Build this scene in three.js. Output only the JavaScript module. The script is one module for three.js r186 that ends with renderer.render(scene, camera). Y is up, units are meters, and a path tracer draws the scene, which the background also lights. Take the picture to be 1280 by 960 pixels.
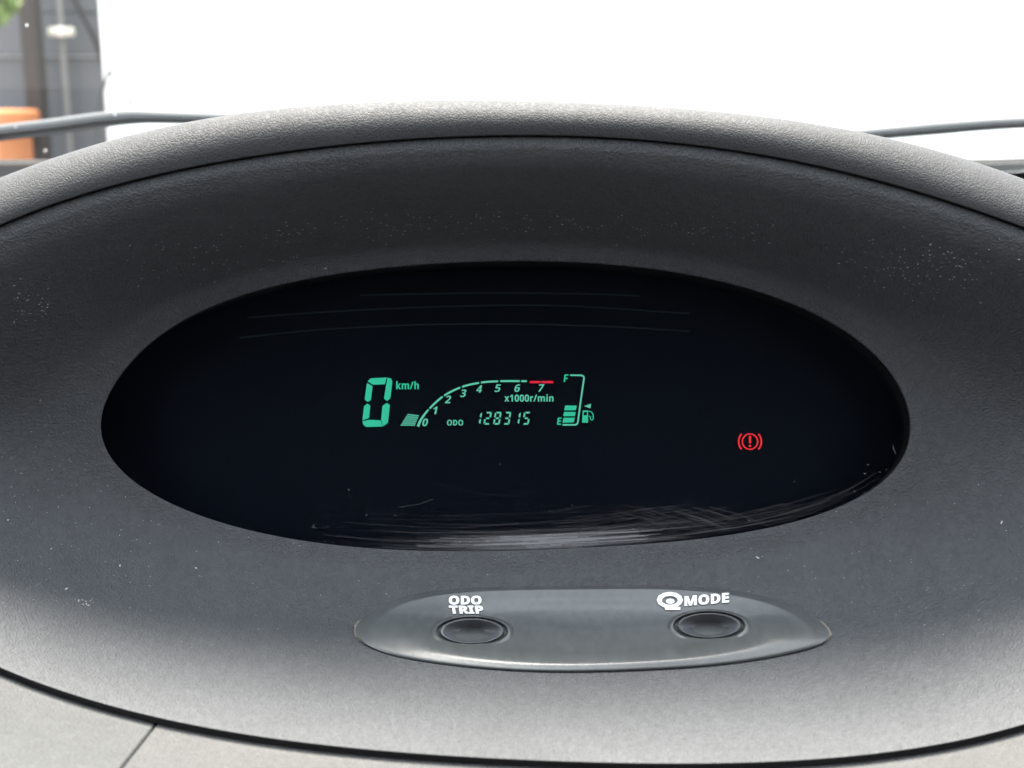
import * as THREE from 'three';
import { TextGeometry } from 'three/addons/geometries/TextGeometry.js';
import { FontLoader } from 'three/addons/loaders/FontLoader.js';
import { RoundedBoxGeometry } from 'three/addons/geometries/RoundedBoxGeometry.js';
import { mergeGeometries } from 'three/addons/utils/BufferGeometryUtils.js';

// ---------------------------------------------------------------- camera, sky, sun, exposure
const EXPOSURE = 4.8;
const TILT = THREE.MathUtils.degToRad(12.5);         // the gauge face leans back by this much
const F = 1600, D = 0.414, H = 1.05;                 // focal length in photo pixels, camera distance from the gauge face, height of the gauge above the ground
const scene = new THREE.Scene();
const camera = new THREE.PerspectiveCamera(THREE.MathUtils.radToDeg(2 * Math.atan(480 / F)), 4 / 3, 0.02, 200);
const renderer = new THREE.WebGLRenderer({ antialias: true });
renderer.toneMapping = THREE.LinearToneMapping;
renderer.toneMappingExposure = EXPOSURE;
renderer.shadowMap.enabled = true;
const LEAN = new THREE.Matrix4().makeRotationX(-TILT).setPosition(0, H, 0);
const world = (v) => v.clone().applyMatrix4(LEAN);   // gauge axes -> world
camera.position.copy(world(new THREE.Vector3(0, 0, D)));
camera.rotation.x = -TILT;
camera.focus = D - 0.01; camera.userData.fStop = 16;
camera.updateMatrixWorld();

function seeded(a) { return () => { a |= 0; a = (a + 0x6d2b79f5) | 0; let t = Math.imul(a ^ (a >>> 15), 1 | a); t = (t + Math.imul(t ^ (t >>> 7), 61 | t)) ^ t; return ((t ^ (t >>> 14)) >>> 0) / 4294967296; }; }
const rnd = seeded(7);

{ // overcast sky: brighter towards the zenith, dull below the horizon
  const w = 256, h = 128, data = new Float32Array(w * h * 4);
  for (let j = 0; j < h; j++) for (let i = 0; i < w; i++) {
    const el = ((j + 0.5) / h - 0.5) * Math.PI, s = Math.sin(el), az = (i / w) * Math.PI * 2;
    const cloud = 1 + 0.06 * Math.sin(az * 3 + 5 * s) * Math.cos(az * 5 - 7 * s);
    const v = s > 0 ? (0.62 + 0.48 * s) * cloud : 0.25;
    data.set([v * 0.92, v * 0.985, v * 1.08, 1], (j * w + i) * 4);
  }
  const t = new THREE.DataTexture(data, w, h, THREE.RGBAFormat, THREE.FloatType);
  t.mapping = THREE.EquirectangularReflectionMapping; t.magFilter = t.minFilter = THREE.LinearFilter; t.needsUpdate = true;
  scene.background = t; scene.environment = t;
}
const sun = new THREE.DirectionalLight(0xfff6ea, 5);
sun.position.set(-0.3, H + 6, -1.6); sun.target.position.set(0, H, 0);
sun.castShadow = true; sun.shadow.radius = 54; sun.shadow.mapSize.set(2048, 2048);
Object.assign(sun.shadow.camera, { left: -5, right: 5, top: 5, bottom: -5, near: 0.1, far: 30 });
scene.add(sun, sun.target);

// ---------------------------------------------------------------- helpers
const at = (px, py, z) => new THREE.Vector3(((px - 640) / F) * (D - z), ((480 - py) / F) * (D - z), z);   // measured on the photograph at a chosen depth
const V = (x, y, z) => new THREE.Vector3(x, y, z);
const used = {};
const numbered = (n) => { const k = used[n] = (used[n] ?? -1) + 1; return k ? `${n}_${String(k).padStart(3, '0')}` : n; };
function info(o, label, category, group, kind) { if (label) o.userData.label = label; if (category) o.userData.category = category; if (group) o.userData.group = group; if (kind) o.userData.kind = kind; return o; }
function gaugeThing(name, label, category, base, group) {          // a thing built in the leaning gauge's axes
  const g = new THREE.Group(); g.name = numbered(name); g.rotation.x = -TILT; g.position.copy(world(base)); g.base = base; scene.add(g);
  return info(g, label, category, group);
}
function thing(name, label, category, base, group, kind) {         // a thing built upright in the world
  const g = new THREE.Group(); g.name = numbered(name); g.position.copy(base); g.base = base; scene.add(g);
  return info(g, label, category, group, kind);
}
function part(name, geo, mat, parent, base) {
  const b = base ?? parent.base;
  if (b) geo.translate(-b.x, -b.y, -b.z);
  const m = new THREE.Mesh(geo, mat); m.name = name; m.castShadow = m.receiveShadow = true; parent.add(m); m.base = b;
  return m;
}
function gridGeo(rows, closed, uvs) {                               // rows of points -> smooth sheet
  const nr = rows.length, nc = rows[0].length, pos = [], uv = [], idx = [];
  for (let r = 0; r < nr; r++) for (let c = 0; c < nc; c++) { const p = rows[r][c]; pos.push(p.x, p.y, p.z); uv.push(...(uvs ? uvs[r][c] : [p.x, p.y])); }
  for (let r = 0; r < nr - 1; r++) for (let c = 0; c < nc - 1; c++) { const a = r * nc + c, b = a + 1, d = a + nc, e = d + 1; idx.push(a, d, b, b, d, e); }
  const g = new THREE.BufferGeometry();
  g.setAttribute('position', new THREE.Float32BufferAttribute(pos, 3)); g.setAttribute('uv', new THREE.Float32BufferAttribute(uv, 2)); g.setIndex(idx);
  g.computeVertexNormals();
  if (closed) { // weld the normals of the first and the last column
    const n = g.attributes.normal;
    for (let r = 0; r < nr; r++) { const a = r * nc, b = a + nc - 1, s = V(n.getX(a) + n.getX(b), n.getY(a) + n.getY(b), n.getZ(a) + n.getZ(b)).normalize(); n.setXYZ(a, s.x, s.y, s.z); n.setXYZ(b, s.x, s.y, s.z); }
  }
  return g;
}
const flip = (g) => { const i = g.index.array; for (let k = 0; k < i.length; k += 3) { const t = i[k]; i[k] = i[k + 1]; i[k + 1] = t; } g.computeVertexNormals(); return g; };
const sstep = (a, b, x) => { const t = Math.min(1, Math.max(0, (x - a) / (b - a))); return t * t * (3 - 2 * t); };
const mix = (a, b, t) => a + (b - a) * t;
function curve(keys, x) { // monotone-ish smooth interpolation through [x, y] pairs
  const n = keys.length; if (x <= keys[0][0]) return keys[0][1]; if (x >= keys[n - 1][0]) return keys[n - 1][1];
  let i = 0; while (x > keys[i + 1][0]) i++;
  const sl = (k) => (k <= 0 ? (keys[1][1] - keys[0][1]) / (keys[1][0] - keys[0][0]) : k >= n - 1 ? (keys[n - 1][1] - keys[n - 2][1]) / (keys[n - 1][0] - keys[n - 2][0]) : (keys[k + 1][1] - keys[k - 1][1]) / (keys[k + 1][0] - keys[k - 1][0]));
  const [x0, y0] = keys[i], [x1, y1] = keys[i + 1], h = x1 - x0, t = (x - x0) / h, t2 = t * t, t3 = t2 * t;
  return (2 * t3 - 3 * t2 + 1) * y0 + (t3 - 2 * t2 + t) * h * sl(i) + (-2 * t3 + 3 * t2) * y1 + (t3 - t2) * h * sl(i + 1);
}
const fourier = (c, a, b, k) => (ph) => { let r = k[0]; for (let n = 1; 2 * n < k.length; n++) r += k[2 * n - 1] * Math.cos(n * ph) + k[2 * n] * Math.sin(n * ph); return [c[0] + r * a * Math.cos(ph), c[1] + r * b * Math.sin(ph)]; };

// ---------------------------------------------------------------- textures
function tex(n, fn, color, meters) {
  const d = new Uint8Array(n * n * 4);
  for (let j = 0; j < n; j++) for (let i = 0; i < n; i++) { const v = fn(i, j); const o = (j * n + i) * 4; if (Array.isArray(v)) { d[o] = v[0]; d[o + 1] = v[1]; d[o + 2] = v[2]; d[o + 3] = v[3] ?? 255; } else { d[o] = d[o + 1] = d[o + 2] = v; d[o + 3] = 255; } }
  const t = new THREE.DataTexture(d, n, n); t.wrapS = t.wrapT = THREE.RepeatWrapping; t.magFilter = THREE.LinearFilter; t.minFilter = THREE.LinearMipmapLinearFilter; t.generateMipmaps = true;
  if (color) t.colorSpace = THREE.SRGBColorSpace; if (meters) t.repeat.set(1 / meters, 1 / meters); t.needsUpdate = true; return t;
}
function tileNoise(cells, seed) { // tileable value noise in 0..1
  const r = seeded(seed), g = Float32Array.from({ length: cells * cells }, r);
  return (u, v) => { const x = ((u % 1) + 1) % 1 * cells, y = ((v % 1) + 1) % 1 * cells, i = Math.floor(x), j = Math.floor(y), fx = x - i, fy = y - j, sx = fx * fx * (3 - 2 * fx), sy = fy * fy * (3 - 2 * fy), q = (a, b) => g[(b % cells) * cells + (a % cells)]; return mix(mix(q(i, j), q(i + 1, j), sx), mix(q(i, j + 1), q(i + 1, j + 1), sx), sy); };
}
function worley(cells, seed) { // tileable: [nearest, second nearest]
  const r = seeded(seed), g = Float32Array.from({ length: cells * cells * 2 }, r);
  return (u, v) => { const x = u * cells, y = v * cells, i = Math.floor(x), j = Math.floor(y); let a = 9, b = 9; for (let dj = -1; dj <= 1; dj++) for (let di = -1; di <= 1; di++) { const ci = (i + di + cells) % cells, cj = (j + dj + cells) % cells, k = (cj * cells + ci) * 2, dx = i + di + g[k] - x, dy = j + dj + g[k + 1] - y, q = dx * dx + dy * dy; if (q < a) { b = a; a = q; } else if (q < b) b = q; } return [Math.sqrt(a), Math.sqrt(b)]; };
}
const nA = tileNoise(16, 3), nB = tileNoise(48, 4), nC = tileNoise(150, 5), nD = tileNoise(6, 6), wA = worley(58, 11), wB = worley(120, 12);
const grain = tex(1024, (i, j) => { // moulded plastic grain: wrinkled cells with finer pitting
  const u = i / 1024, v = j / 1024, du = (nB(u, v) - 0.5) * 0.02, dv = (nB(u + 0.37, v + 0.11) - 0.5) * 0.02;
  const [a, b] = wA(((u + du) % 1 + 1) % 1, ((v + dv) % 1 + 1) % 1), [c, d] = wB(u, v);
  return 255 * Math.min(1, 0.55 * sstep(0, 0.45, b - a) + 0.2 * sstep(0, 0.4, d - c) + 0.25 * nC(u, v));
}, false, 0.085);
const wear = tex(512, (i, j) => { const u = i / 512, v = j / 512; const t = 0.86 + 0.03 * nA(u, v) + 0.03 * nD(u, v) + 0.08 * nC(u, v) + 0.03 * nB(u, v); return 255 * Math.min(1, t); }, true, 0.19);
const rough = tex(512, (i, j) => { const u = i / 512, v = j / 512; return 255 * (0.78 + 0.06 * nA(u + 0.2, v) + 0.16 * nC(u, v)); }, false, 0.13);

// ---------------------------------------------------------------- materials
const std = (hexOrRGB, o = {}) => { const m = new THREE.MeshPhysicalMaterial({ roughness: 0.6, ...o }); Array.isArray(hexOrRGB) ? m.color.setRGB(...hexOrRGB) : m.color.set(hexOrRGB); return m; };
const M = {
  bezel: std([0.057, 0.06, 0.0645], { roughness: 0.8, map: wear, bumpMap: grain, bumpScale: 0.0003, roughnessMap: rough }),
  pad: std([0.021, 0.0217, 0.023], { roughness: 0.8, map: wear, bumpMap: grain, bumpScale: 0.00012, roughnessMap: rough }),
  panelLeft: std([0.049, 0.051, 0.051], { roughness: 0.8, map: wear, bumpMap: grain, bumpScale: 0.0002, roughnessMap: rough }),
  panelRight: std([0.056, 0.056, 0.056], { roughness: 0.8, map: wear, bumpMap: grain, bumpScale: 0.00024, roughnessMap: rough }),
  black: std([0.05, 0.047, 0.045], { roughness: 0.8 }),
  recess: std([0.004, 0.0042, 0.005], { roughness: 0.45 }),
  display: std([0.0004, 0.0024, 0.0065], { roughness: 0.6, specularIntensity: 0.3 }),
  reflectedArc: std([0.018, 0.028, 0.036], { roughness: 0.5 }),  // tone of the arcs that imitate reflections in the lens
  lens: std([0.72, 0.76, 0.8], { roughness: 0.0, transmission: 1, thickness: 0, specularIntensity: 0.06 }),
  pod: std([0.078, 0.083, 0.084], { roughness: 0.34, map: wear, bumpMap: grain, bumpScale: 0.00002 }),
  button: std([0.075, 0.078, 0.085], { roughness: 0.28, map: wear }),
  white: std([0.74, 0.75, 0.76], { roughness: 0.6 }),
  dust: std([0.46, 0.455, 0.44], { roughness: 0.9 }),
  grime: std([0.2, 0.175, 0.135], { roughness: 0.95 }),
};
const glow = (r, g, b) => { const m = new THREE.MeshStandardMaterial({ color: 0x050505, roughness: 0.6 }); const k = 1 / (EXPOSURE * 0.82); m.emissive.setRGB(r * k, g * k, b * k); return m; };
M.green = glow(0.03, 0.54, 0.31); M.pale = glow(0.12, 0.56, 0.38); M.dim = glow(0.012, 0.17, 0.1); M.red = glow(0.78, 0.012, 0.04); M.warn = glow(0.88, 0.03, 0.045);

// ---------------------------------------------------------------- outlines measured on the photograph
const lensLoop = fourier([632, 507], 505, 181, [1.0192, 0.002, 0.0257, -0.0052, -0.002, 0.0014, 0.0268, -0.0202, 0.0053, -0.0025, 0.0007, 0.0009, -0.0041]);
const seamLoop = fourier([680, 560], 915, 390, [1.0119, -0.0024, 0.0251, -0.0004, 0.0281, -0.0073, 0.0107, -0.0131, -0.0109, 0.0025, -0.0109, 0.0013, -0.0064]);
const podLoop = fourier([741, 787], 296, 53, [1.0302, -0.0162, -0.0407, -0.0162, 0.0004, 0.0101, 0.0014, -0.0234, 0.0102, 0.0049, 0.0182, 0.0069, -0.0034, -0.0018, -0.0009, -0.0005, 0.0035, -0.0013, 0.0001]);
const crestY = (x) => { const u = (x - 640) / 640; return [-17.11, 6.67, 60.72, -16.7, 53.68, 10.94, 125.78].reduce((s, k) => s * u + k, 0); };

// bezel surface: from the lens edge (f = 0) out to the seam (f = 1)
const seamZ = (ph) => { const s = Math.sin(ph); return s > 0 ? mix(0.052, 0.105, Math.pow(s, 1.3)) : mix(0.052, 0.05, -s); };
const topKeys = [[0, 0], [0.07, 0.012], [0.14, 0.055], [0.22, 0.17], [0.5, 0.6], [0.74, 0.885], [0.9, 0.985], [1, 1.0]];
const lowKeys = [[0, 0], [0.12, 0.03], [0.35, 0.165], [0.58, 0.39], [0.81, 0.7], [1, 1]];
const bowlZ = (ph, f) => { const s = Math.sin(ph), w = sstep(0.15, -0.75, s); return seamZ(ph) * mix(curve(lowKeys, f), curve(topKeys, f), w); };
const bowlPx = (ph, f) => { const a = lensLoop(ph), b = seamLoop(ph); return [mix(a[0], b[0], f), mix(a[1], b[1], f)]; };
const bowl = (ph, f) => { const [x, y] = bowlPx(ph, f); return at(x, y, bowlZ(ph, f)); };
function bowlAt(px, py) { // [angle, share] of the bezel point seen at a place of the photograph
  let ph = Math.atan2((py - 520) / 300, (px - 650) / 750), f = 0.4;
  for (let k = 0; k < 14; k++) {
    const [x, y] = bowlPx(ph, f), [xa, ya] = bowlPx(ph + 1e-3, f), [xb, yb] = bowlPx(ph, f + 1e-3);
    const a = (xa - x) / 1e-3, b = (xb - x) / 1e-3, c = (ya - y) / 1e-3, d = (yb - y) / 1e-3, det = a * d - b * c, ex = px - x, ey = py - y;
    ph += Math.max(-0.3, Math.min(0.3, (d * ex - b * ey) / det)); f += Math.max(-0.3, Math.min(0.3, (-c * ex + a * ey) / det));
  }
  return [ph, f];
}
const bowlDepth = (px, py) => bowlZ(...bowlAt(px, py));

// ---------------------------------------------------------------- the car around the gauge (unseen shell, added to shade the gauge)
{
  const base = V(0, 0, 0);
  const car = thing('shade_cabin', 'unseen car interior added to shade the dashboard', null, base, null, 'structure');
  const lining = std([0.16, 0.165, 0.17], { roughness: 0.95 }), trim = std([0.06, 0.06, 0.062], { roughness: 0.85 });
  const box = (name, x, y, z, w, h, d, mat, rx = 0, rz = 0) => { const g = new THREE.BoxGeometry(w, h, d); g.rotateX(rx); g.rotateZ(rz); g.translate(x, y, z); part(name, g, mat, car); };
  box('headliner', 0, H + 0.66, 1.57, 1.44, 0.05, 1.8, lining);
  box('shade_rear_seat', 0, H + 0.1, 2.0, 1.4, 1.0, 0.18, trim, 0.12);  // unseen, made high and full width to block light from behind
  for (const s of [-1, 1]) {
    box('door_card', s * 0.74, H - 0.31, 0.75, 0.06, 0.86, 2.6, trim);  // unseen, raised to cut the light from the sides
    box('shade_quarter_panel', s * 0.745, H + 0.38, 1.75, 0.05, 0.56, 1.1, trim);  // unseen, filled in solid to keep out light from the rear sides
    box('pillar', s * 0.7, H + 0.27, 0.04, 0.06, 1.4, 0.07, trim, 1.0, 0);
    box('pillar', s * 0.73, H + 0.32, 1.25, 0.05, 0.62, 0.1, trim);
    box('seat', s * 0.36, H + 0.02, 1.08, 0.5, 0.72, 0.16, trim, 0.2);
  }
  box('rear_panel', 0, H - 0.15, 2.4, 1.44, 0.6, 0.06, trim);
  box('floor_pan', 0, H - 0.76, 0.75, 1.44, 0.04, 2.8, trim);
}

// ---------------------------------------------------------------- dashboard: pad above, panels below
const dash = gaugeThing('dashboard', 'dark grey grained dashboard with padded hood arching over the gauge', 'dashboard', V(0, -0.12, 0));
{ // hood pad
  const n = 360, rows = [], uvs = [];
  const steps = 36, profile = (x) => { // [share of the height, drop behind the front]: steep above the seam, rolling over towards the crest, rounder at the shoulders
    const power = mix(1.55, 0.85, sstep(280, 680, Math.abs(x - 640))), list = []; let drop = 0;
    for (let k = 0; k <= steps; k++) { const g = k / steps, sn = mix(-0.3, 0.985, Math.pow(Math.max(0, g - 0.014), power)); if (k) drop += (0.0138 / steps) * (sn / Math.sqrt(1 - sn * sn)); list.push([g, drop]); }
    return list;
  };
  const tail = [[1, 0.012], [10, 0.045], [34, 0.11], [70, 0.18], [110, 0.3]];
  const total = 2 + steps + 1 + tail.length;
  for (let r = 0; r < total; r++) { rows.push([]); uvs.push([]); }
  for (let c = 0; c <= n; c++) {
    const ph = mix(-Math.PI * 1.03, 0.03 * Math.PI, c / n), [sx, sy0] = seamLoop(ph), sy = sy0 - 2.4, zs = seamZ(ph);
    const out = 1 + 0.03 * Math.abs(sx - 640) / 640, cx = 640 + (sx - 640) * out, inX = Math.max(-330, Math.min(1610, cx));
    const cy = Math.min(crestY(Math.max(-60, Math.min(1340, inX))) + 0.55 * Math.max(0, -60 - inX, inX - 1340), sy - 40);
    const pts = [at(sx, sy + 1.2, zs - 0.011), at(sx, sy, zs - 0.003)];
    const prof = profile(cx), last = prof[steps][1]; for (const [g, dz] of prof) pts.push(at(mix(sx, cx, g), mix(sy - 0.6, cy, g), zs + 0.0012 - dz));
    for (const [dy, dz] of tail) pts.push(at(cx, cy + 0.5 + dy, zs + 0.0012 - last - dz));
    let s = 0;
    for (let r = 0; r < total; r++) { if (r) s += pts[r].distanceTo(pts[r - 1]); rows[r].push(pts[r]); uvs[r].push([pts[0].x * 1.5 + 0.3, s * 1.5]); }
  }
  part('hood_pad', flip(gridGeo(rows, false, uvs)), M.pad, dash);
}
const lowArc = []; for (let k = 0; k <= 400; k++) { const ph = Math.PI * (1.1 - 1.2 * k / 400), [x, y] = seamLoop(ph); lowArc.push([x, y, seamZ(ph)]); }
const lowAt = (x) => { let i = 0; while (i < 399 && lowArc[i + 1][0] < x) i++; const [a, b] = [lowArc[i], lowArc[i + 1]], t = Math.max(0, Math.min(1, (x - a[0]) / (b[0] - a[0]))); return [mix(a[1], b[1], t), mix(a[2], b[2], t)]; };
{ // lower panels, split by a seam at the lower left
  const vRows = [[-1, -0.012], [1, -0.004], [2.2, -0.002], [4, -0.0008], [7, 0.0], [14, 0.003], [30, 0.011], [60, 0.026], [110, 0.05], [200, 0.075]];
  const split = (v) => 202 - 0.66 * (v + 8);
  const panel = (left) => {
    const n = 200, rows = [], uvs = [];
    vRows.forEach(([v, dz]) => {
      const row = [], uv = [];
      for (let c = -3; c <= n + 3; c++) {
        const t = Math.max(0, Math.min(1, c / n)); let x = left ? mix(-150, split(v) - 2.2, t) : mix(split(v) + 2.2, 1500, t);
        // the edge at the split is rounded and turned in
        let e = 0; if (left ? c > n : c < 0) { const k = left ? c - n : -c; e = [0, 0.0008, 0.004, 0.012][k]; x += (left ? 1 : -1) * [0, 1.2, 1.6, 1.6][k]; }
        const [yb, zb] = lowAt(x), p = at(x, yb + 6.2 + v, zb + dz); p.y -= e; p.z -= e * 0.3; row.push(p); uv.push([p.x + (left ? 0.4 : 0), p.z * 1.2 - p.y * 0.6]);
      }
      rows.push(row); uvs.push(uv);
    });
    return flip(gridGeo(rows, false, uvs));
  };
  part('lower_panel', panel(true), M.panelLeft, dash).userData.label = 'grey lower trim panel left of the split line';
  part('lower_panel', panel(false), M.panelRight, dash).userData.label = 'pale grey lower trim panel right of the split line';
  const rows = [[], []];
  for (let c = 0; c <= 300; c++) { const ph = mix(0.08, 0.94, c / 300) * Math.PI, [x, y] = seamLoop(ph), z = seamZ(ph) - 0.0042; rows[0].push(at(x, y - 2, z - 0.002)); rows[1].push(at(x, y + 20, z + 0.0005)); }
  part('seam_gap', gridGeo(rows), M.black, dash);
  const back = [[], []];
  for (let c = 0; c <= 20; c++) { const v = c * 6, x = split(v); const [yb, zb] = lowAt(x), z = zb + curve(vRows, v) - 0.006; back[0].push(at(x - 14, yb + 6.2 + v, z)); back[1].push(at(x + 14, yb + 6.2 + v, z)); }
  const bg = gridGeo(back); bg.translate(0, -0.006, 0); part('split_gap', bg, M.black, dash);
}

// ---------------------------------------------------------------- gauge: bezel, lens, display
const gauge = gaugeThing('instrument_cluster', 'wide oval digital gauge with black screen in a flared grey bezel', 'instrument cluster', V(0, -0.06, 0));
{
  const n = 640, fs = []; for (let k = 0; k <= 90; k++) fs.push(k / 90);
  const rows = [], uvs = [], count = 4 + fs.length + 3;
  for (let r = 0; r < count; r++) { rows.push([]); uvs.push([]); }
  for (let c = 0; c <= n; c++) {
    const ph = (c / n) * Math.PI * 2, [gx, gy] = lensLoop(ph), [sx, sy] = seamLoop(ph), zs = seamZ(ph), co = Math.cos(ph), si = Math.sin(ph);
    const pts = [at(gx - 9 * 1.1 - 2.0 * co, gy + 7 - 2.5 * si, -0.011), at(gx - 2.2 - 1.5 * co, gy + 1.6 - 1.5 * si, -0.0022), at(gx - 0.5 - 0.8 * co, gy + 0.5 - 0.8 * si, -0.0008), at(gx - 0.2 * co, gy - 0.2 * si, -0.00015)];
    for (const f of fs) pts.push(bowl(ph, f));
    pts[4] = at(gx + 0.6 * co, gy + 0.6 * si, 0.00002);
    const ex = Math.cos(ph) * 0.4, ey = si;
    pts.push(at(sx + ex * 1.2, sy + ey * 1.2, zs - 0.0005), at(sx + ex * 1.8, sy + ey * 1.8, zs - 0.0025), at(sx + ex * 2, sy + ey * 2, zs - 0.012));
    const g0 = at(gx, gy, 0), dir = V(sx - gx, -(sy - gy), 0).normalize(); let s = -0.012;
    for (let r = 0; r < count; r++) { if (r) s += pts[r].distanceTo(pts[r - 1]); rows[r].push(pts[r]); uvs[r].push([g0.x + dir.x * s, g0.y + dir.y * s]); }
  }
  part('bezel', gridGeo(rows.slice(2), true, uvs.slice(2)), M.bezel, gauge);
  part('lens_rim', gridGeo(rows.slice(0, 3), true), M.recess, gauge);

  const sheet = (grow, z, dx = 0, dy = 0) => { const s = new THREE.Shape(); for (let k = 0; k < 200; k++) { const [x, y] = lensLoop((k / 200) * Math.PI * 2), p = at(632 + (x - 632) * grow + dx, 507 + (y - 507) * grow + dy, z); k ? s.lineTo(p.x, p.y) : s.moveTo(p.x, p.y); } return new THREE.ShapeGeometry(s, 1).translate(0, 0, z); };
  const lens = part('lens', sheet(1.006, -0.0075, -6, 5), M.lens, gauge);
  part('display_panel', sheet(1.06, -0.02, -10, 8), M.display, gauge);
  const wall = [[], []];
  for (let k = 0; k <= 240; k++) { const [x, y] = lensLoop((k / 240) * Math.PI * 2), o = (g, z, dx, dy) => at(632 + (x - 632) * g + dx, 507 + (y - 507) * g + dy, z); wall[0].push(o(1.055, -0.0215, -10, 8)); wall[1].push(o(1.03, -0.0095, -6, 5)); }
  part('display_shroud', gridGeo(wall, true), M.recess, gauge);
  // fine scuffs wiped into the lower part of the lens
  const cv = document.createElement('canvas'); cv.width = 2048; cv.height = 1024; const c = cv.getContext('2d');
  c.fillStyle = '#000'; c.fillRect(0, 0, 2048, 1024);
  const X = (px) => (px - 120) * 2, Y = (py) => (py - 420) * 3.6; const r = seeded(21);
  const rimPts = []; for (let k = 0; k <= 300; k++) rimPts.push(lensLoop(Math.PI * (1 - k / 300)));
  const edgeY = (px) => { let i = 0; while (i < 299 && rimPts[i + 1][0] < px) i++; const [a, b] = [rimPts[i], rimPts[i + 1]]; return mix(a[1], b[1], Math.max(0, Math.min(1, (px - a[0]) / (b[0] - a[0])))); };
  c.lineCap = 'round';
  const stroke = (pts, w, a) => { c.strokeStyle = `rgba(255,255,255,${a})`; c.lineWidth = w; c.beginPath(); pts.forEach(([x, y], i) => (i ? c.lineTo(X(x), Y(y)) : c.moveTo(X(x), Y(y)))); c.stroke(); };
  const along = (x0, x1, off0, off1, w, a) => { const p = []; for (let k = 0; k <= 14; k++) { const x = mix(x0, x1, k / 14); p.push([x, edgeY(x) - mix(off0, off1, k / 14)]); } stroke(p, w, a); };
  for (let k = 0; k < 90; k++) { const m = 500 + r() * 330, l = 40 + r() * 150, o = 2 + Math.pow(r(), 1.6) * 50; along(m - l / 2, m + l / 2, o, o + (r() - 0.5) * 9, 0.8 + r() * 2.4, (0.04 + 0.14 * r()) * (1 - o / 60)); }
  for (let k = 0; k < 60; k++) { const m = 600 + r() * 170, l = 60 + r() * 140, o = 2 + r() * 17; along(m - l / 2, m + l / 2, o, o + (r() - 0.5) * 5, 2 + r() * 6, 0.1 + 0.12 * r()); }
  for (let k = 0; k < 45; k++) { const m = 840 + r() * 190, l = 50 + r() * 120, o = 3 + r() * 22; along(m - l / 2, m + l / 2, o, o + (r() - 0.5) * 10, 0.8 + r() * 2.2, 0.03 + 0.07 * r()); }
  for (let k = 0; k < 26; k++) { const x = 760 + r() * 130, y = 630 + r() * 22, l = 25 + r() * 55; stroke([[x, y], [x + l * 0.5, y + l * 0.1 + 2], [x + l, y + l * 0.33]], 0.8 + r() * 1.4, 0.05 + 0.11 * r()); }
  for (let k = 0; k < 26; k++) { const x = 680 + r() * 150, y = 640 + r() * 25, l = 40 + r() * 70; stroke([[x, y], [x + l, y - l * (0.1 + 0.1 * r())]], 0.8 + r() * 1.4, 0.05 + 0.09 * r()); }
  for (let k = 0; k < 110; k++) { const m = 655 + (r() + r() - 1) * 190, l = 60 + r() * 160, o = 1 + Math.pow(r(), 1.5) * 24; along(m - l / 2, m + l / 2, o, o + (r() - 0.5) * 8, 3 + r() * 8, 0.012 + 0.024 * r()); }
  stroke([[500, 634], [525, 630], [541, 624]], 2.2, 0.17); stroke([[520, 603], [560, 607], [600, 617], [640, 620], [700, 606]], 1, 0.07); stroke([[1116, 557], [1117, 562], [1120, 567]], 2, 0.4);
  stroke([[393, 656], [390, 659], [396, 660]], 1.6, 0.4); stroke([[405, 660], [412, 657]], 1.3, 0.25);
  for (let k = 0; k < 70; k++) { const x = 400 + r() * 700, y = Math.min(edgeY(x) - 3, 630 + r() * 50); c.fillStyle = `rgba(255,255,255,${0.15 + 0.4 * r()})`; c.fillRect(X(x), Y(y), 1 + r() * 4, 1.5 + r() * 1.5); }
  for (const [x, y] of [[1085, 581], [1081, 592], [993, 602], [625, 580], [1068, 614], [436, 612], [1100, 590], [1108, 587]]) { c.fillStyle = 'rgba(255,255,255,0.6)'; c.beginPath(); c.arc(X(x), Y(y), 2.2, 0, 7); c.fill(); }
  const at_ = new THREE.CanvasTexture(cv); at_.wrapS = at_.wrapT = THREE.ClampToEdgeWrapping;
  const sg = sheet(1.002, -0.0072, -6, 5), P = sg.attributes.position, uv = sg.attributes.uv;
  const zc = -0.0072, q0 = at(120, 420, zc), sxu = (1024 / F) * (D - zc), syu = ((1024 / 3.6) / F) * (D - zc);   // the scuffs' own sheet, sized in metres
  for (let i = 0; i < P.count; i++) uv.setXY(i, (P.getX(i) - q0.x) / sxu, 1 + (P.getY(i) - q0.y) / syu);
  const scuff = std([0.3, 0.295, 0.3], { roughness: 0.55, alphaMap: at_, transparent: true });
  const sc = part('scuff_marks', sg, scuff, lens); sc.position.set(0, 0, 0);
}

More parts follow.
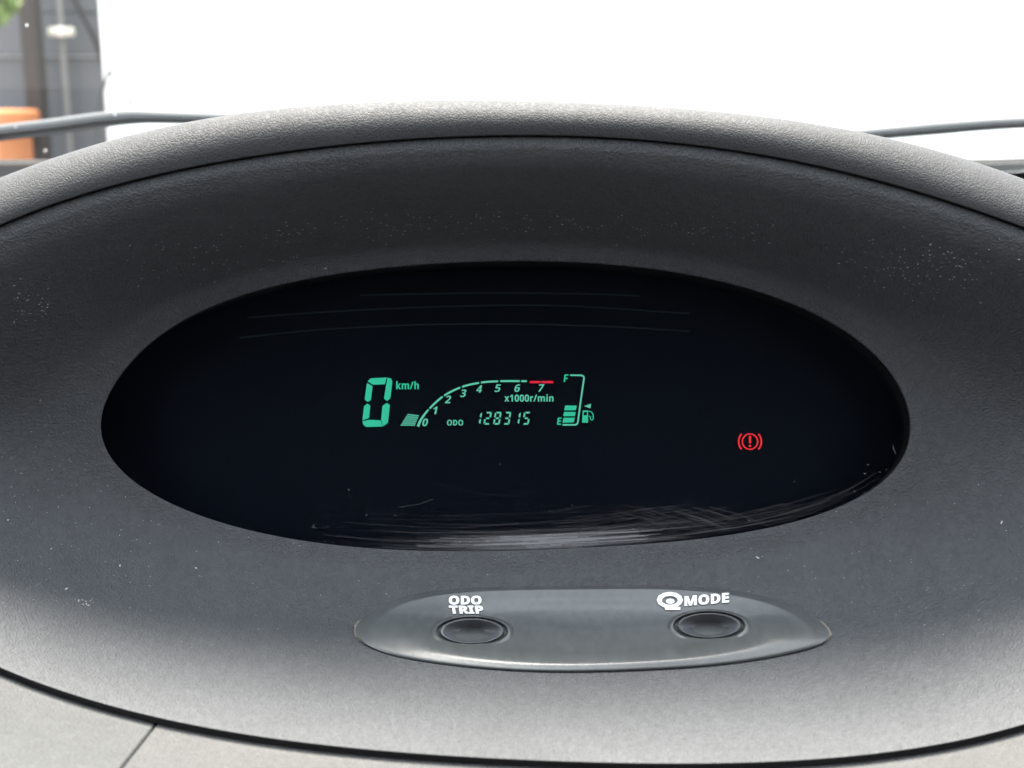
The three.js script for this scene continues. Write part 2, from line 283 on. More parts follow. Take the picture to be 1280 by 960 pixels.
// display: every lit segment stands on the panel behind the lens
const font = await new FontLoader().loadAsync('fonts/droid/droid_sans_bold.typeface.json');
const fontR = await new FontLoader().loadAsync('fonts/droid/droid_sans_regular.typeface.json');
const ZP = -0.0194;
function lit(name, shapes, mat, parent) { // shapes in photo pixels, laid on the panel
  const list = [].concat(shapes).map((s) => { const g = new THREE.ExtrudeGeometry(s, { depth: 1, bevelEnabled: false, curveSegments: 8 }), P = g.attributes.position; for (let i = 0; i < P.count; i++) { const p = at(P.getX(i), P.getY(i), ZP); P.setXYZ(i, p.x, p.y, ZP + 0.0003 * P.getZ(i)); } flipFaces(g); return g; });
  return part(name, list.length > 1 ? mergeGeometries(list) : list[0], mat, parent, parent.base);
}
function flipFaces(g) { // pixels run downwards: turn the faces round again
  if (g.index) { const a = g.index.array; for (let k = 0; k < a.length; k += 3) { const t = a[k]; a[k] = a[k + 1]; a[k + 1] = t; } }
  else for (const at2 of Object.values(g.attributes)) { const n = at2.itemSize, a = at2.array; for (let k = 0; k < at2.count; k += 3) for (let q = 0; q < n; q++) { const t = a[(k + 1) * n + q]; a[(k + 1) * n + q] = a[(k + 2) * n + q]; a[(k + 2) * n + q] = t; } }
  g.computeVertexNormals();
}
const poly = (pts) => new THREE.Shape(pts.map(([x, y]) => new THREE.Vector2(x, y)));
function band(pts, w, w2 = w) { // a stroke of even width along points
  const L = [], R = [];
  pts.forEach((p, i) => { const a = pts[Math.max(0, i - 1)], b = pts[Math.min(pts.length - 1, i + 1)], dx = b[0] - a[0], dy = b[1] - a[1], l = Math.hypot(dx, dy), h = mix(w, w2, i / (pts.length - 1)) / 2; L.push([p[0] - (dy / l) * h, p[1] + (dx / l) * h]); R.unshift([p[0] + (dy / l) * h, p[1] - (dx / l) * h]); });
  return poly([...L, ...R]);
}
function smooth(pts, n = 24) { const cv = new THREE.SplineCurve(pts.map(([x, y]) => new THREE.Vector2(x, y))); return cv.getPoints(n).map((p) => [p.x, p.y]); }
function letters(str, x0, x1, base, cap, skew = 0, f = font, rise = 0) { // text fitted between x0 and x1, feet on base, capitals cap high
  const shapes = f.generateShapes(str, 10); let lo = 1e9, hi = -1e9, top = -1e9;
  for (const s of shapes) for (const p of s.getPoints(4)) { lo = Math.min(lo, p.x); hi = Math.max(hi, p.x); }
  for (const s of f.generateShapes('H', 10)) for (const p of s.getPoints(1)) top = Math.max(top, p.y);
  const kx = (x1 - x0) / (hi - lo), ky = cap / top, T = (p) => new THREE.Vector2(x0 + (p.x - lo) * kx + skew * p.y * ky, base - p.y * ky + rise * (p.x - lo) * kx);
  return shapes.map((s) => { const { shape, holes } = s.extractPoints(5), o = new THREE.Shape(shape.map(T)); o.holes = holes.map((h) => new THREE.Path(h.map(T))); return o; });
}
const off = (ox, oy, k) => (pts) => pts.map(([x, y]) => [ox + x / k, oy + y / k]);
const group = (name, label) => { const g = new THREE.Group(); g.name = name; g.base = gauge.base; gauge.add(g); if (label) g.userData.label = label; return g; };
{
  const q = off(440, 460, 9.14), speed = group('speed_display', 'green seven-segment zero beside small km/h lettering');
  for (const s of [[[180, 153], [215, 118], [398, 108], [376, 186], [240, 191]], [[172, 172], [236, 207], [216, 365], [180, 387], [146, 360]], [[406, 110], [448, 122], [461, 160], [438, 345], [402, 377], [366, 350]],
    [[175, 406], [209, 430], [195, 570], [120, 600], [138, 440]], [[398, 400], [433, 422], [411, 625], [356, 667], [334, 590], [350, 432]], [[120, 610], [195, 591], [328, 599], [349, 668], [162, 674], [128, 643]]]) lit('segment', poly(q(s)), M.green, speed);
  lit('unit_lettering', letters('km/h', 495.3, 523.5, 486.6, 9.6), M.green, speed);

  const tach = group('tachometer', 'curved green rev scale from 0 to 7 with red end');
  const arc = [[522.6, 533.2], [526.3, 524.5], [536.3, 511.4], [554.3, 495.2], [576.5, 484], [600, 478.4], [624, 476.5], [650.6, 476.4], [658.6, 476.4]], fine = smooth(arc, 160);
  const cut = (a, b, w, w2) => band(fine.filter(([x]) => x >= a && x <= b), w, w2);
  for (const [a, b] of [[522, 535.7], [536.9, 553.6], [555, 575.9], [577.2, 599.4], [600.6, 623.4], [624.6, 650], [651.3, 658.8]]) lit('scale_segment', cut(a, b, a < 530 ? 3.3 : 2.4, 2.4), M.pale, tach);
  lit('red_segment', poly([[662, 476.2], [675.8, 476.2], [675.8, 479], [662, 479]]), M.red, tach); lit('red_segment', poly([[677, 476.2], [691.5, 476.2], [691.5, 479], [677, 479]]), M.red, tach);
  [[531.2, 532.6], [543, 517.6], [560, 504], [579, 496.2], [599, 490.8], [622, 489.8], [646.3, 489.8], [675.8, 489.6]].forEach(([x, y], i) => lit('numeral', letters(String(i), x - 4 + (i === 1 ? 1 : 0), x + 2.6 - (i === 1 ? 0.5 : 0), y, 9.3, 0.22), M.pale, tach));
  lit('unit_lettering', letters('x1000r/min', 630.5, 691.8, 502, 8.7), M.pale, tach);
  for (let k = 0; k < 6; k++) { // slanted stack of lit bars with dimmer bands between
    const row = (t) => [mix(509.6, 500.2, t), mix(523.8, 518.6, t), mix(517.4, 532.2, t), 1.8 * (1 - t)], slab = (t0, t1) => { const a = row(t0), b = row(t1); return poly([[a[0], a[2]], [a[1], a[2] + a[3]], [b[1], b[2] + b[3]], [b[0], b[2]]]); };
    lit('engine_bar', slab(k / 5.5, k / 5.5 + 0.08), M.pale, tach); if (k < 5) lit('engine_bar_gap', slab(k / 5.5 + 0.09, (k + 1) / 5.5 - 0.01), M.dim, tach);
  }

  const odo = group('odometer', 'small green odometer reading 128315');
  lit('odometer_lettering', letters('ODO', 558.8, 579, 531.8, 7), M.pale, odo);
  const on = { 1: 'bc', 2: 'abged', 8: 'abcdefg', 3: 'abgcd', 5: 'afgcd' }, w = 8.3, h = 16, t = 2.1;
  const seg = { a: [[1.4, 0], [w - 0.6, 0], [w - 1.6, t], [2.6, t]], b: [[w, 0.7], [w, h / 2 - 0.9], [w - t, h / 2 - 1.6], [w - t, 2.6]], c: [[w, h / 2 + 0.9], [w, h - 0.7], [w - t, h - 2.6], [w - t, h / 2 + 1.6]], d: [[2.4, h - t], [w - 1.8, h - t], [w - 0.9, h], [1.4, h]], e: [[0, h / 2 + 0.9], [t, h / 2 + 1.6], [t, h - 2.6], [0, h - 0.7]], f: [[0, 0.7], [t, 2.6], [t, h / 2 - 1.6], [0, h / 2 - 0.9]], g: [[1.8, h / 2], [2.6, h / 2 - 1], [w - 2.6, h / 2 - 1], [w - 1.8, h / 2], [w - 2.6, h / 2 + 1], [2.6, h / 2 + 1]] };
  [...'128315'].forEach((ch, i) => lit('digit', [...on[ch]].map((k) => poly(seg[k].map(([x, y]) => [592 + i * 12.1 + x + (h - y) * 0.16, 514.8 + y]))), M.pale, odo));

  const p = off(560, 460, 6.4), fuel = group('fuel_gauge', 'green fuel gauge from E to F with three bars lit and pump sign');
  const line = [[712.6, 469], [726, 469.2]]; for (let k = 0; k <= 6; k++) { const a = -Math.PI / 2 + (k / 6) * Math.PI / 1.85; line.push([726.4 + 3.6 * Math.cos(a), 472.8 + 3.6 * Math.sin(a)]); }
  line.push([726, 500], [722.4, 527]); for (let k = 1; k <= 6; k++) { const a = (k / 6) * Math.PI / 2; line.push([718.6 + 3.6 * Math.cos(a), 527.4 + 3.6 * Math.sin(a)]); } line.push([703.2, 531]);
  lit('gauge_outline', band(line, 2), M.pale, fuel);
  for (const b of [[[938, 300], [1030, 301], [1022, 338], [930, 338]], [[930, 351], [1022, 352], [1014, 385], [921, 385]], [[924, 398], [1014, 398], [1006, 434], [916, 438]]]) lit('fuel_bar', poly(p(b)), M.green, fuel);
  lit('letter', letters('F', 704.6, 709.4, 477.6, 9.6, 0.1), M.green, fuel); lit('letter', letters('E', 696.2, 701.2, 531, 9, 0.1), M.green, fuel);
  lit('arrow_mark', poly(p([[1088, 305], [1145, 286], [1138, 322]])), M.pale, fuel);
  const body = poly(p([[1078, 340], [1120, 340], [1120, 437], [1072, 437]])); body.holes.push(new THREE.Path(p([[1086, 352], [1112, 352], [1112, 378], [1084, 378]]).map(([x, y]) => new THREE.Vector2(x, y))));
  lit('pump_icon', [body, band(p([[1126, 345], [1148, 352], [1160, 372], [1162, 408], [1150, 418], [1140, 408], [1138, 388], [1124, 384]]), 1.2)], M.green, fuel);

  const warn = group('brake_warning_light', 'red lit brake warning sign: exclamation mark in ring between brackets');
  const ring = (r0, r1) => { const s = new THREE.Shape(); s.absarc(937.4, 552, r1, 0, Math.PI * 2); const hole = new THREE.Path(); hole.absarc(937.4, 552, r0, 0, Math.PI * 2, true); s.holes.push(hole); return s; };
  lit('ring', ring(8.9, 10.5), M.warn, warn);
  for (const s of [0, Math.PI]) { const pts = []; for (let k = 0; k <= 14; k++) { const a = s + mix(-0.74, 0.74, k / 14); pts.push([937.4 + 14.2 * Math.cos(a), 552 + 14.2 * Math.sin(a)]); } lit('bracket', band(pts, 1.8), M.warn, warn); }
  const dot = new THREE.Shape(); dot.absarc(937.4, 557.4, 1.5, 0, Math.PI * 2);
  lit('exclamation_mark', [poly([[936, 545.2], [937.4, 544.6], [938.8, 545.2], [938.6, 554], [936.2, 554]]), dot], M.warn, warn);

  // reflections in the lens, imitated by thin coloured tubes on the panel
  const reflectedArc = (pts, name) => { const c3 = new THREE.CatmullRomCurve3(smooth(pts, 30).map(([x, y]) => at(x, y, -0.0196))); part(name, new THREE.TubeGeometry(c3, 60, 0.0003, 5), M.reflectedArc, gauge); };
  reflectedArc([[450, 369], [540, 367], [640, 366], [760, 368], [800, 370]], 'reflected_arc'); reflectedArc([[310, 397], [420, 389], [560, 383], [700, 382], [862, 392]], 'reflected_arc'); reflectedArc([[300, 422], [400, 412], [520, 406], [640, 405], [760, 408], [862, 414]], 'reflected_arc');
}
// ---------------------------------------------------------------- switch panel under the gauge
const podZ0 = new Map();
const podPolar = (px, py) => { const ph = Math.atan2((py - 787) / 53, (px - 741) / 296), [ex, ey] = podLoop(ph), e = Math.hypot((ex - 741) / 296, (ey - 787) / 53); return [ph, Math.hypot((px - 741) / 296, (py - 787) / 53) / e]; };
const liftLow = [[0, 0], [0.48, 0], [0.56, 0.0004], [0.66, 0.0019], [0.72, 0.0029], [0.77, 0.0033], [0.82, 0.003], [0.9, 0.0018], [0.97, 0.0005], [1, -0.0006]];
const podLift = (ph, r) => { // a proud pod: bevel along the top, floor leaning back, raised glossy lip along the bottom
  const s = Math.sin(ph), floor = mix(0.006, 0.0012, sstep(-1.1, 0.9, s * r)), low = sstep(-0.45, 0.3, s), rim = sstep(0.45, 0.75, r);
  return floor * (1 - (1 - low) * (1 - sstep(1.0, 0.92, r)) * rim) + rim * (1 - low) * 0.0006 + low * curve(liftLow, r);
};
const podZ = (px, py) => bowlDepth(px, py) + podLift(...podPolar(px, py));
const podBase = at(741, 839, bowlDepth(741, 839));
const pod = gaugeThing('switch_panel', 'long pointed oval switch panel with two push buttons below the screen', 'switch panel', podBase);
{
  const n = 260, rs = [1, 0.995, 0.985, 0.97, 0.96, 0.95, 0.94, 0.93, 0.92, 0.91, 0.9, 0.89, 0.88, 0.87, 0.86, 0.84, 0.82, 0.8, 0.78, 0.76, 0.74, 0.72, 0.7, 0.68, 0.66, 0.64, 0.62, 0.6, 0.57, 0.54, 0.5, 0.46, 0.42, 0.38, 0.3, 0.22, 0.14, 0.07, 0.001];
  const rows = rs.map((r) => { const row = []; for (let c = 0; c <= n; c++) { const ph = (c / n) * Math.PI * 2, [x, y] = podLoop(ph), px = mix(741, x, r), py = mix(787, y, r); row.push(at(px, py, bowlDepth(px, py) + podLift(ph, r))); } return row; });
  part('housing', flip(gridGeo(rows, false)), M.pod, pod);
  const grimeStrip = (x0, sgn) => { const rows2 = [[], []]; for (let k = 0; k <= 16; k++) { const ph = (sgn > 0 ? 0 : Math.PI) + mix(-0.26, 0.4, k / 16) * (sgn > 0 ? 1 : -1), [x, y] = podLoop(ph), w = (3.2 * Math.sin((k / 16) * Math.PI) + 0.2) * (0.45 + 0.9 * rnd()), o = (g) => { const px = 741 + (x - 741) * (1 + g / 296), py = 787 + (y - 787) * (1 + (g * 0.6) / 53); return at(px, py, bowlDepth(px, py) + 0.00025); }; rows2[0].push(o(-1)); rows2[1].push(o(w)); } const g = gridGeo(rows2); part('dusty_edge', g, M.grime, pod); };
  grimeStrip(0, 1); grimeStrip(0, -1);
}
for (const [bx, by] of [[590, 789], [886.5, 782]]) { // push buttons with a raised rim
  const a = 42, b = 16.5, rim = [], dome = [];
  const zc = podZ(bx, by);
  const tilt = (px, py) => podZ(px, py);
  const pt = (k, ph, lift) => { const px = bx + a * k * Math.cos(ph), py = by + b * k * Math.sin(ph); return at(px, py, tilt(px, py) + lift); };
  for (const [k, l] of [[1.26, -0.0003], [1.22, 0.0006], [1.17, 0.0015], [1.12, 0.0021], [1.08, 0.0021], [1.05, 0.0014], [1.01, 0.0001], [0.985, -0.002]]) { const row = []; for (let c = 0; c <= 80; c++) row.push(pt(k, (c / 80) * Math.PI * 2, l * (0.62 - 0.72 * Math.sin((c / 80) * Math.PI * 2)))); rim.push(row); }
  for (const [k, l] of [[0.97, -0.002], [0.965, 0.001], [0.94, 0.0017], [0.91, 0.0021], [0.86, 0.0021], [0.75, 0.0011], [0.55, -0.0006], [0.3, -0.0018], [0.12, -0.0022], [0.001, -0.0022]]) { const row = []; for (let c = 0; c <= 80; c++) { const q = (c / 80) * Math.PI * 2; row.push(pt(k, q, l + 0.0013 - 0.003 * k * Math.sin(q))); } dome.push(row); }
  part('button_rim', flip(gridGeo(rim, false)), M.pod, pod);
  part('push_button', flip(gridGeo(dome, false)), M.button, pod);
}
{ // printed lettering, a little swollen as the light makes it
  const print = (name, shapes, label) => {
    const list = [].concat(shapes).map((s) => { const g = new THREE.ExtrudeGeometry(s, { depth: 0.5, bevelEnabled: true, bevelSize: 0.45, bevelThickness: 0.3, bevelSegments: 2, curveSegments: 6 }), P = g.attributes.position; for (let i = 0; i < P.count; i++) { const x = P.getX(i), y = P.getY(i), p = at(x, y, podZ(x, y) + 0.00045 + 0.0001 * P.getZ(i)); P.setXYZ(i, p.x, p.y, p.z); } flipFaces(g); return g; });
    const m = part(name, mergeGeometries(list), M.white, pod); if (label) m.userData.label = label;
  };
  print('lettering', [...letters('ODO', 561.5, 601.5, 755.2, 10), ...letters('TRIP', 563, 604.5, 766.6, 9.2, -0.18)], 'white print reading ODO TRIP');
  print('lettering', letters('MODE', 856, 911, 757.2, 11.5, 0, font, -0.085), 'white print reading MODE');
  const oval = new THREE.Shape(); oval.absellipse(837.3, 750, 16, 9.8, 0, Math.PI * 2); const hole = new THREE.Path(); hole.absellipse(837.3, 750.4, 10.6, 6, 0, Math.PI * 2, true); oval.holes.push(hole);
  const centre = new THREE.Shape(); centre.absellipse(837.8, 751.6, 5, 2.9, 0, Math.PI * 2);
  print('light_symbol', [oval, centre, poly([[831, 759], [850, 759], [850, 762], [832, 762]])], 'white oval sign beside the word MODE');
}

// ---------------------------------------------------------------- dust and lint on the plastic
{
  const spots = [], r = seeded(33);
  const put = (px, py, s) => { const [ph, f] = bowlAt(px, py); if (f < 0.01 || f > 0.98) return; const p = bowl(ph, f), e = 1e-3, a = bowl(ph + e, f).sub(p), b = bowl(ph, Math.min(1, f + e)).sub(p), n = a.cross(b).normalize(); if (n.z < 0) n.negate(); spots.push([p.addScaledVector(n, 0.00004), n, s]); };
  const gauss = () => (r() + r() + r() - 1.5) * 1.2;
  for (let k = 0; k < 190; k++) { const x = 330 + r() * 640, u = (x - 640) / 400; put(x, 277 + 26 * u * u + gauss() * 16, 0.6 + r() * 0.7); }
  for (let k = 0; k < 130; k++) put(1150 + gauss() * 90, 335 + gauss() * 36, 0.6 + r() * 0.8);
  for (let k = 0; k < 70; k++) put(250 + gauss() * 120, 320 + gauss() * 30, 0.6 + r() * 0.7);
  for (let k = 0; k < 40; k++) put(15 + r() * 45, 385 + gauss() * 25, 0.6 + r() * 0.7);
  for (let k = 0; k < 140; k++) put(r() * 200, 500 + r() * 260, 0.3 + r() * 0.5);
  for (let k = 0; k < 170; k++) put(r() * 640, 650 + r() * 170, 0.28 + r() * 0.45);
  for (let k = 0; k < 150; k++) put(860 + r() * 420, 600 + r() * 200, 0.28 + r() * 0.45);
  for (const [x, y] of [[83, 736], [10, 650], [1252, 653], [947, 697], [150, 707], [64, 686], [352, 660], [245, 710], [960, 764]]) put(x, y, 2);
  for (let k = 0; k < 9; k++) put(104 + gauss() * 10, 755 + gauss() * 5, 1.2);
  const g = new THREE.IcosahedronGeometry(0.00022, 0), im = new THREE.InstancedMesh(g, M.dust, spots.length), m = new THREE.Matrix4(), q = new THREE.Quaternion();
  spots.forEach(([p, nn, s], i) => { q.setFromUnitVectors(V(0, 0, 1), nn); q.multiply(new THREE.Quaternion().setFromAxisAngle(V(0, 0, 1), r() * 6.3)); m.compose(p.sub(gauge.base), q, V(s * (0.6 + r() * 1.3), s * 0.6, s * 0.3)); im.setMatrixAt(i, m); });
  im.name = 'dust_specks'; im.userData.kind = 'stuff'; gauge.add(im);
}

// ---------------------------------------------------------------- windscreen, wipers, scuttle
const camW = camera.position.clone();
const ray = (px, py) => V((px - 640) / F, (480 - py) / F, -1).applyAxisAngle(V(1, 0, 0), -TILT);
const onPlane = (px, py, zw) => { const d = ray(px, py); return camW.clone().addScaledVector(d, (zw - camW.z) / d.z); };
{
  const b0 = V(0, camW.y - 0.12, -0.6), b1 = V(0, H + 0.66, 0.66);
  const up = b1.clone().sub(b0), nrm = V(0, up.z, -up.y).normalize();
  const wind = thing('windscreen', 'clear sloping windscreen with a few dirt flecks', 'windscreen', b0);
  const rows = []; for (let j = 0; j <= 8; j++) { const row = []; for (let i = 0; i <= 16; i++) { const x = mix(-0.68, 0.68, i / 16); row.push(V(x, mix(b0.y, b1.y, j / 8), mix(b0.z, b1.z, j / 8))); } rows.push(row); }
  part('pane', gridGeo(rows), std([0.97, 0.985, 0.98], { roughness: 0, transmission: 1, thickness: 0, ior: 1.5, specularIntensity: 0.2 }), wind);
  const hit = (px, py) => { const d = ray(px, py); const n = V(0, up.z, -up.y); return camW.clone().addScaledVector(d, b0.clone().sub(camW).dot(n) / d.dot(n)); };
  const dark = std([0.06, 0.06, 0.055], { roughness: 0.9 }), light = std([0.7, 0.7, 0.68], { roughness: 0.8 });
  for (const [x, y, rr, m, e] of [[298, 28, 1.3, dark, 1], [204, 68, 1.1, dark, 1], [163, 128, 1.7, dark, 1.5], [1230, 67, 1.2, dark, 4], [1146, 149, 1.2, dark, 2], [34, 32, 1.7, light, 1], [57, 189, 2, light, 1], [12, 213, 2.4, light, 1], [144, 143.5, 1.4, light, 1], [20, 159, 1, light, 1]]) {
    const c = hit(x, y), s = (camW.distanceTo(c) / F) * rr, g = new THREE.SphereGeometry(s, 10, 6); g.scale(e, 1, 0.4); if (e > 2) g.rotateZ(0.25); g.translate(c.x, c.y, c.z + 0.0005); part('dirt_speck', g, m, wind);
  }
}
const wiperMat = std([0.05, 0.055, 0.057], { roughness: 0.5 }), rubberMat = std([0.13, 0.134, 0.134], { roughness: 0.6 });
function wiper(label, top, low, z0) { // a bar along two measured edges: metal spine above, rubber below
  const c = at((top[0][0] + top.at(-1)[0]) / 2, top[0][1], z0), w = gaugeThing('wiper', label, 'wiper', c, null);
  const n = 60, A = smooth(top, n), B = smooth(low, n);
  const bar = (t0, t1, d0, d1, round) => { const ring = round ? [[0.35, 0], [0.08, 0.3], [0, 0.65], [0.15, 0.95], [0.5, 1], [1, 1], [1, 0], [0.35, 0]] : [[0, 0], [0, 1], [0.9, 0.9], [1, 0.5], [0.9, 0.1], [0, 0]]; const rows = ring.map(([v, dd]) => A.map((p, i) => { const q = B[i], t = mix(t0, t1, v); return at(mix(p[0], q[0], t), mix(p[1], q[1], t), z0 + mix(d0, d1, dd)); })); const g = gridGeo(rows); return g.toNonIndexed(); };
  const mk = (g) => { g.computeVertexNormals(); return g; };
  part('blade_spine', mk(bar(0, 0.55, -0.012, 0.004, true)), wiperMat, w); part('blade_rubber', mk(bar(0.555, 1, -0.008, 0.0, false)), rubberMat, w);
}
wiper('dark grey bent wiper resting at the left of the hood', [[-60, 164], [0, 156], [60, 149], [120, 141], [160, 137.5], [200, 138.5], [300, 141.5], [360, 142]], [[-60, 186], [0, 176.5], [60, 169.5], [120, 161], [160, 156], [200, 154.5], [300, 157], [360, 158]], -0.40);
wiper('dark grey straight wiper resting at the right of the hood', [[1000, 170], [1082, 161], [1130, 156.5], [1175, 152.5], [1230, 148.5], [1280, 146], [1340, 144]], [[1000, 181], [1082, 176], [1130, 172], [1175, 168.3], [1230, 163.5], [1280, 160.5], [1340, 158]], -0.40);
{
  const z = -0.42, c = gaugeThing('scuttle_panel', 'grey scuttle strip along the foot of the windscreen', 'scuttle panel', at(640, 240, z));
  const yT = (x) => curve([[-700, 203], [0, 200], [80, 199.4], [640, 198.8], [1216, 199.6], [1280, 196.8], [2000, 190]], x), yB = (x) => curve([[-700, 225], [0, 222], [640, 222], [1200, 219.5], [1260, 214.5], [1280, 212], [2000, 206]], x);
  const strip = (y0, y1, z0, z1) => { const rows = [[], [], []]; for (let i = 0; i <= 40; i++) { const x = mix(-700, 1980, i / 40); rows[0].push(at(x, y0(x), z0 - 0.03)); rows[1].push(at(x, y0(x) + 0.4, z0)); rows[2].push(at(x, y1(x), z1)); } const g = flip(gridGeo(rows)).toNonIndexed(); g.computeVertexNormals(); return g; };
  part('top_ledge', strip(yT, (x) => yT(x) + 6, z, z + 0.002), std([0.03, 0.031, 0.031], { roughness: 0.8 }), c);
  part('strip', strip((x) => yT(x) + 6.2, yB, z + 0.003, z + 0.004), std([0.045, 0.047, 0.047], { roughness: 0.7 }), c);
  part('dark_gap', strip((x) => yB(x) + 0.5, (x) => yB(x) + 60, z - 0.01, z + 0.01), M.black, c);
}

// ---------------------------------------------------------------- outside
{
  const g = new THREE.Mesh(new THREE.PlaneGeometry(160, 160).rotateX(-Math.PI / 2), std([0.16, 0.16, 0.155], { roughness: 0.95, bumpMap: grain, bumpScale: 0.002 })); g.name = 'ground'; g.receiveShadow = true; scene.add(g); info(g, 'grey concrete yard outside the car', null, null, 'structure');
}
const ZW = -5.2, ZG = -5.6;
const edgeX = onPlane(127, 80, ZW).x;
{ // bright wall and, left of it, the dark panelled door
  const w = thing('white_wall', 'blank bright white wall filling the view beyond the windscreen', 'wall', V(edgeX + 4.5, 0, ZW - 0.1));
  const g = new RoundedBoxGeometry(9, 2.5, 0.2, 3, 0.02); g.translate(edgeX + 4.5, 1.25, ZW - 0.1); part('wall_face', g, std([0.87, 0.87, 0.86], { roughness: 0.8 }), w);
  const cap = new RoundedBoxGeometry(9.06, 0.06, 0.26, 3, 0.01); cap.translate(edgeX + 4.5, 2.532, ZW - 0.1); part('coping', cap, std([0.8, 0.8, 0.79], { roughness: 0.8 }), w);
  const d = thing('panelled_door', 'dark grey panelled door beside the white wall', 'door', V(edgeX - 1.4, 0, ZG));
  const dm = std([0.115, 0.121, 0.129], { roughness: 0.55 });
  const ys = [onPlane(60, 330, ZG).y, onPlane(60, 70.5, ZG).y, onPlane(60, 16, ZG).y, onPlane(60, -60, ZG).y], x0 = edgeX - 3.4, x1 = edgeX + 0.4;
  const lim = [0.0, ...ys.slice(1), 2.3];
  for (let k = 0; k < lim.length - 1; k++) { const h = lim[k + 1] - lim[k] - 0.003, p = new RoundedBoxGeometry(x1 - x0, h, 0.05, 2, 0.006); p.translate((x0 + x1) / 2, (lim[k] + lim[k + 1]) / 2, ZG - 0.03 + (k === 0 ? 0.012 : 0)); part('door_panel', p, dm, d); }
  const back = new THREE.BoxGeometry(x1 - x0 + 0.1, 2.4, 0.06); back.translate((x0 + x1) / 2, 1.2, ZG - 0.1); part('door_frame', back, std([0.03, 0.03, 0.032]), d);
  const lip = new THREE.BoxGeometry(x1 - x0, 0.005, 0.02); lip.translate((x0 + x1) / 2, ys[1], ZG + 0.014); part('panel_joint', lip, std([0.4, 0.41, 0.41], { roughness: 0.5 }), d);
}
function post(name, label, category, px0, px1, py, z, mat, sides, depth) { // an upright between two measured edges
  const a = onPlane(px0, py, z), b = onPlane(px1, py, z), w = b.x - a.x, t = thing(name, label, category, V((a.x + b.x) / 2, 0, z));
  const g = sides ? new THREE.CylinderGeometry(w / 2, w / 2, 2.3, 16) : new RoundedBoxGeometry(w, 2.3, depth, 2, Math.min(w, depth) * 0.15); g.translate((a.x + b.x) / 2, 1.15, z);
  part('shaft', g, mat, t); return [t, (a.x + b.x) / 2, w];
}
post('timber_post', 'brown upright post standing before the dark panelled door', 'post', 32, 52, 70, ZG + 0.18, std([0.095, 0.085, 0.08], { roughness: 0.9, bumpMap: grain, bumpScale: 0.003 }), 0, 0.1);
{
  const [t, x, w] = post('pipe', 'thin pale grey upright pipe with a white bracket', 'pipe', 75.6, 82.4, 70, ZG + 0.1, std([0.2, 0.2, 0.19], { roughness: 0.5 }), 1);
  const c = onPlane(77, 40, ZG + 0.14), wd = onPlane(92, 40, ZG + 0.14).x - onPlane(61, 40, ZG + 0.14).x, h = onPlane(77, 34, ZG + 0.14).y - onPlane(77, 46.5, ZG + 0.14).y;
  for (const s of [-0.32, 0.3]) { const g = new RoundedBoxGeometry(wd * 0.42, h * 0.9, 0.04, 3, 0.012); g.translate(c.x + s * wd, c.y, c.z); part('bracket_ear', g, std([0.55, 0.54, 0.46], { roughness: 0.5 }), t); }
  const g2 = new RoundedBoxGeometry(wd * 0.34, h * 1.05, 0.07, 3, 0.014); g2.translate(c.x, c.y, c.z); part('bracket', g2, std([0.66, 0.66, 0.6], { roughness: 0.45 }), t);
}
{ // slack dark cable from above, past the wall's edge
  const p = (x, y, z = ZG + 0.08) => onPlane(x, y, z), c = thing('cable', 'dark slack cable slanting across the panelled door', 'cable', p(110, 30));
  part('sheath', new THREE.TubeGeometry(new THREE.CatmullRomCurve3([p(82, -30), p(94, 0), p(105, 22), p(115, 42), p(123, 60), p(131, 84)]), 40, 0.011, 8), std([0.02, 0.02, 0.021], { roughness: 0.6 }), c);
  const z = ZW + 0.06, s = thing('bent_stalk', 'thin dark bent stalk with a round head at the edge of the white wall', 'stalk', p(127, 175, z)), dm = std([0.05, 0.05, 0.045], { roughness: 0.6 });
  part('stem', new THREE.TubeGeometry(new THREE.CatmullRomCurve3([p(123, 200, z), p(123, 160, z), p(125, 130, z), p(129, 114, z), p(133, 101, z), p(137, 91, z)]), 40, 0.007, 8), dm, s);
  const h = p(137.5, 91, z), g = new THREE.SphereGeometry(0.0155, 16, 12); g.scale(1, 0.85, 1); g.translate(h.x, h.y, h.z); part('round_head', g, std([0.06, 0.062, 0.052]), s);
}
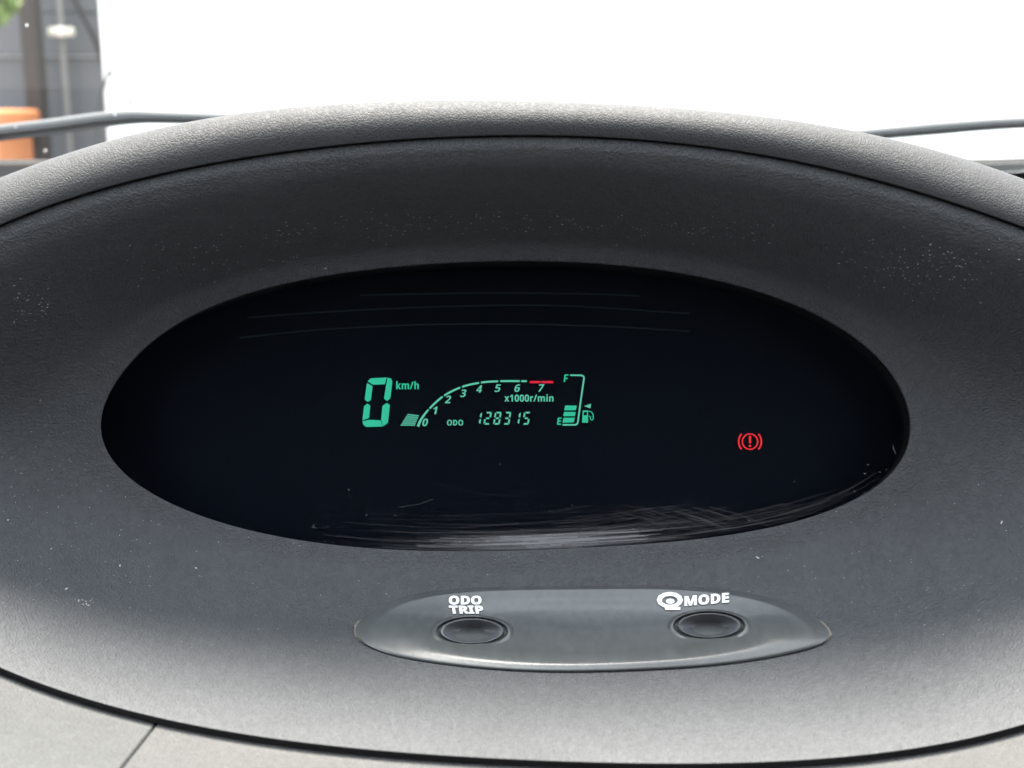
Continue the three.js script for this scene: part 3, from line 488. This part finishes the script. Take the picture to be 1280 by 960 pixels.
{ // orange crate
  const z = ZG + 0.5, a = onPlane(-60, 137, z), b = onPlane(26, 137, z), y0 = onPlane(0, 240, z).y, top = a.y, rimH = 0.06, c = thing('orange_bin', 'orange plastic bin with a wide rim at the foot of the dark door', 'bin', V((a.x + b.x) / 2, 0, z));
  const om = std([0.5, 0.195, 0.08], { roughness: 0.5 }), w = b.x - a.x, h = top - 0.0;
  const g = new RoundedBoxGeometry(w - 0.06, h - 0.06, 0.4, 3, 0.02); g.translate((a.x + b.x) / 2, (h - 0.06) / 2, z); part('body', g, om, c);
  const r1 = new RoundedBoxGeometry(w, 0.1, 0.46, 3, 0.018); r1.translate((a.x + b.x) / 2, top - 0.05, z); part('rim', r1, om, c);
  const p = onPlane(5, 184, z), r = new RoundedBoxGeometry(0.03, 0.05, 0.03, 2, 0.01); r.translate(p.x, p.y, z + 0.195); part('latch', r, std([0.25, 0.05, 0.02]), c);
}
{ // leafy branch hanging in at the top left
  const z = ZG + 0.9, o = onPlane(0, 0, z), t = thing('tree', 'green leafy branch hanging into the top left corner', 'tree', V(o.x - 0.9, 0, z));
  const r = seeded(5), trunk = new THREE.CylinderGeometry(0.05, 0.08, 2.2, 10); trunk.translate(o.x - 0.9, 1.1, z); part('trunk', trunk, std([0.08, 0.06, 0.045], { roughness: 0.95 }), t);
  const limb = new THREE.TubeGeometry(new THREE.CatmullRomCurve3([V(o.x - 0.9, 1.55, z), V(o.x - 0.5, 1.62, z), V(o.x - 0.15, 1.5, z), onPlane(6, 6, z)]), 30, 0.009, 6); part('branch', limb, std([0.08, 0.06, 0.045], { roughness: 0.95 }), t);
  const tones = [[0.1, 0.17, 0.03], [0.15, 0.22, 0.045], [0.2, 0.26, 0.07]].map((c) => std(c, { roughness: 0.6, transmission: 0.4, thickness: 0, side: THREE.DoubleSide }));
  const lists = [[], [], []];
  for (let k = 0; k < 620; k++) {
    const near = k < 330, px = near ? -24 + r() * 46 : -260 + r() * 260, lim = near ? mix(30, 2, Math.max(0, px) / 26) : 20, py = lim - Math.pow(r(), 1.3) * 90;
    const p = onPlane(px, py, z + (r() - 0.5) * 0.3), g = new THREE.PlaneGeometry(0.026, 0.052, 1, 2), P = g.attributes.position;
    for (let i = 0; i < P.count; i++) { const v = P.getY(i) / 0.026; P.setX(i, P.getX(i) * (Math.abs(v) > 0.9 ? 0.15 : 1)); P.setZ(i, -0.006 * v * v); }
    g.rotateZ(r() * 6.3); g.rotateX((r() - 0.5) * 2.4); g.rotateY((r() - 0.5) * 2.4); g.translate(p.x, p.y, p.z); lists[Math.floor(r() * 3)].push(g);
  }
  lists.forEach((l, i) => { part('foliage', mergeGeometries(l), tones[i], t).userData.kind = 'stuff'; });
}
renderer.render(scene, camera);
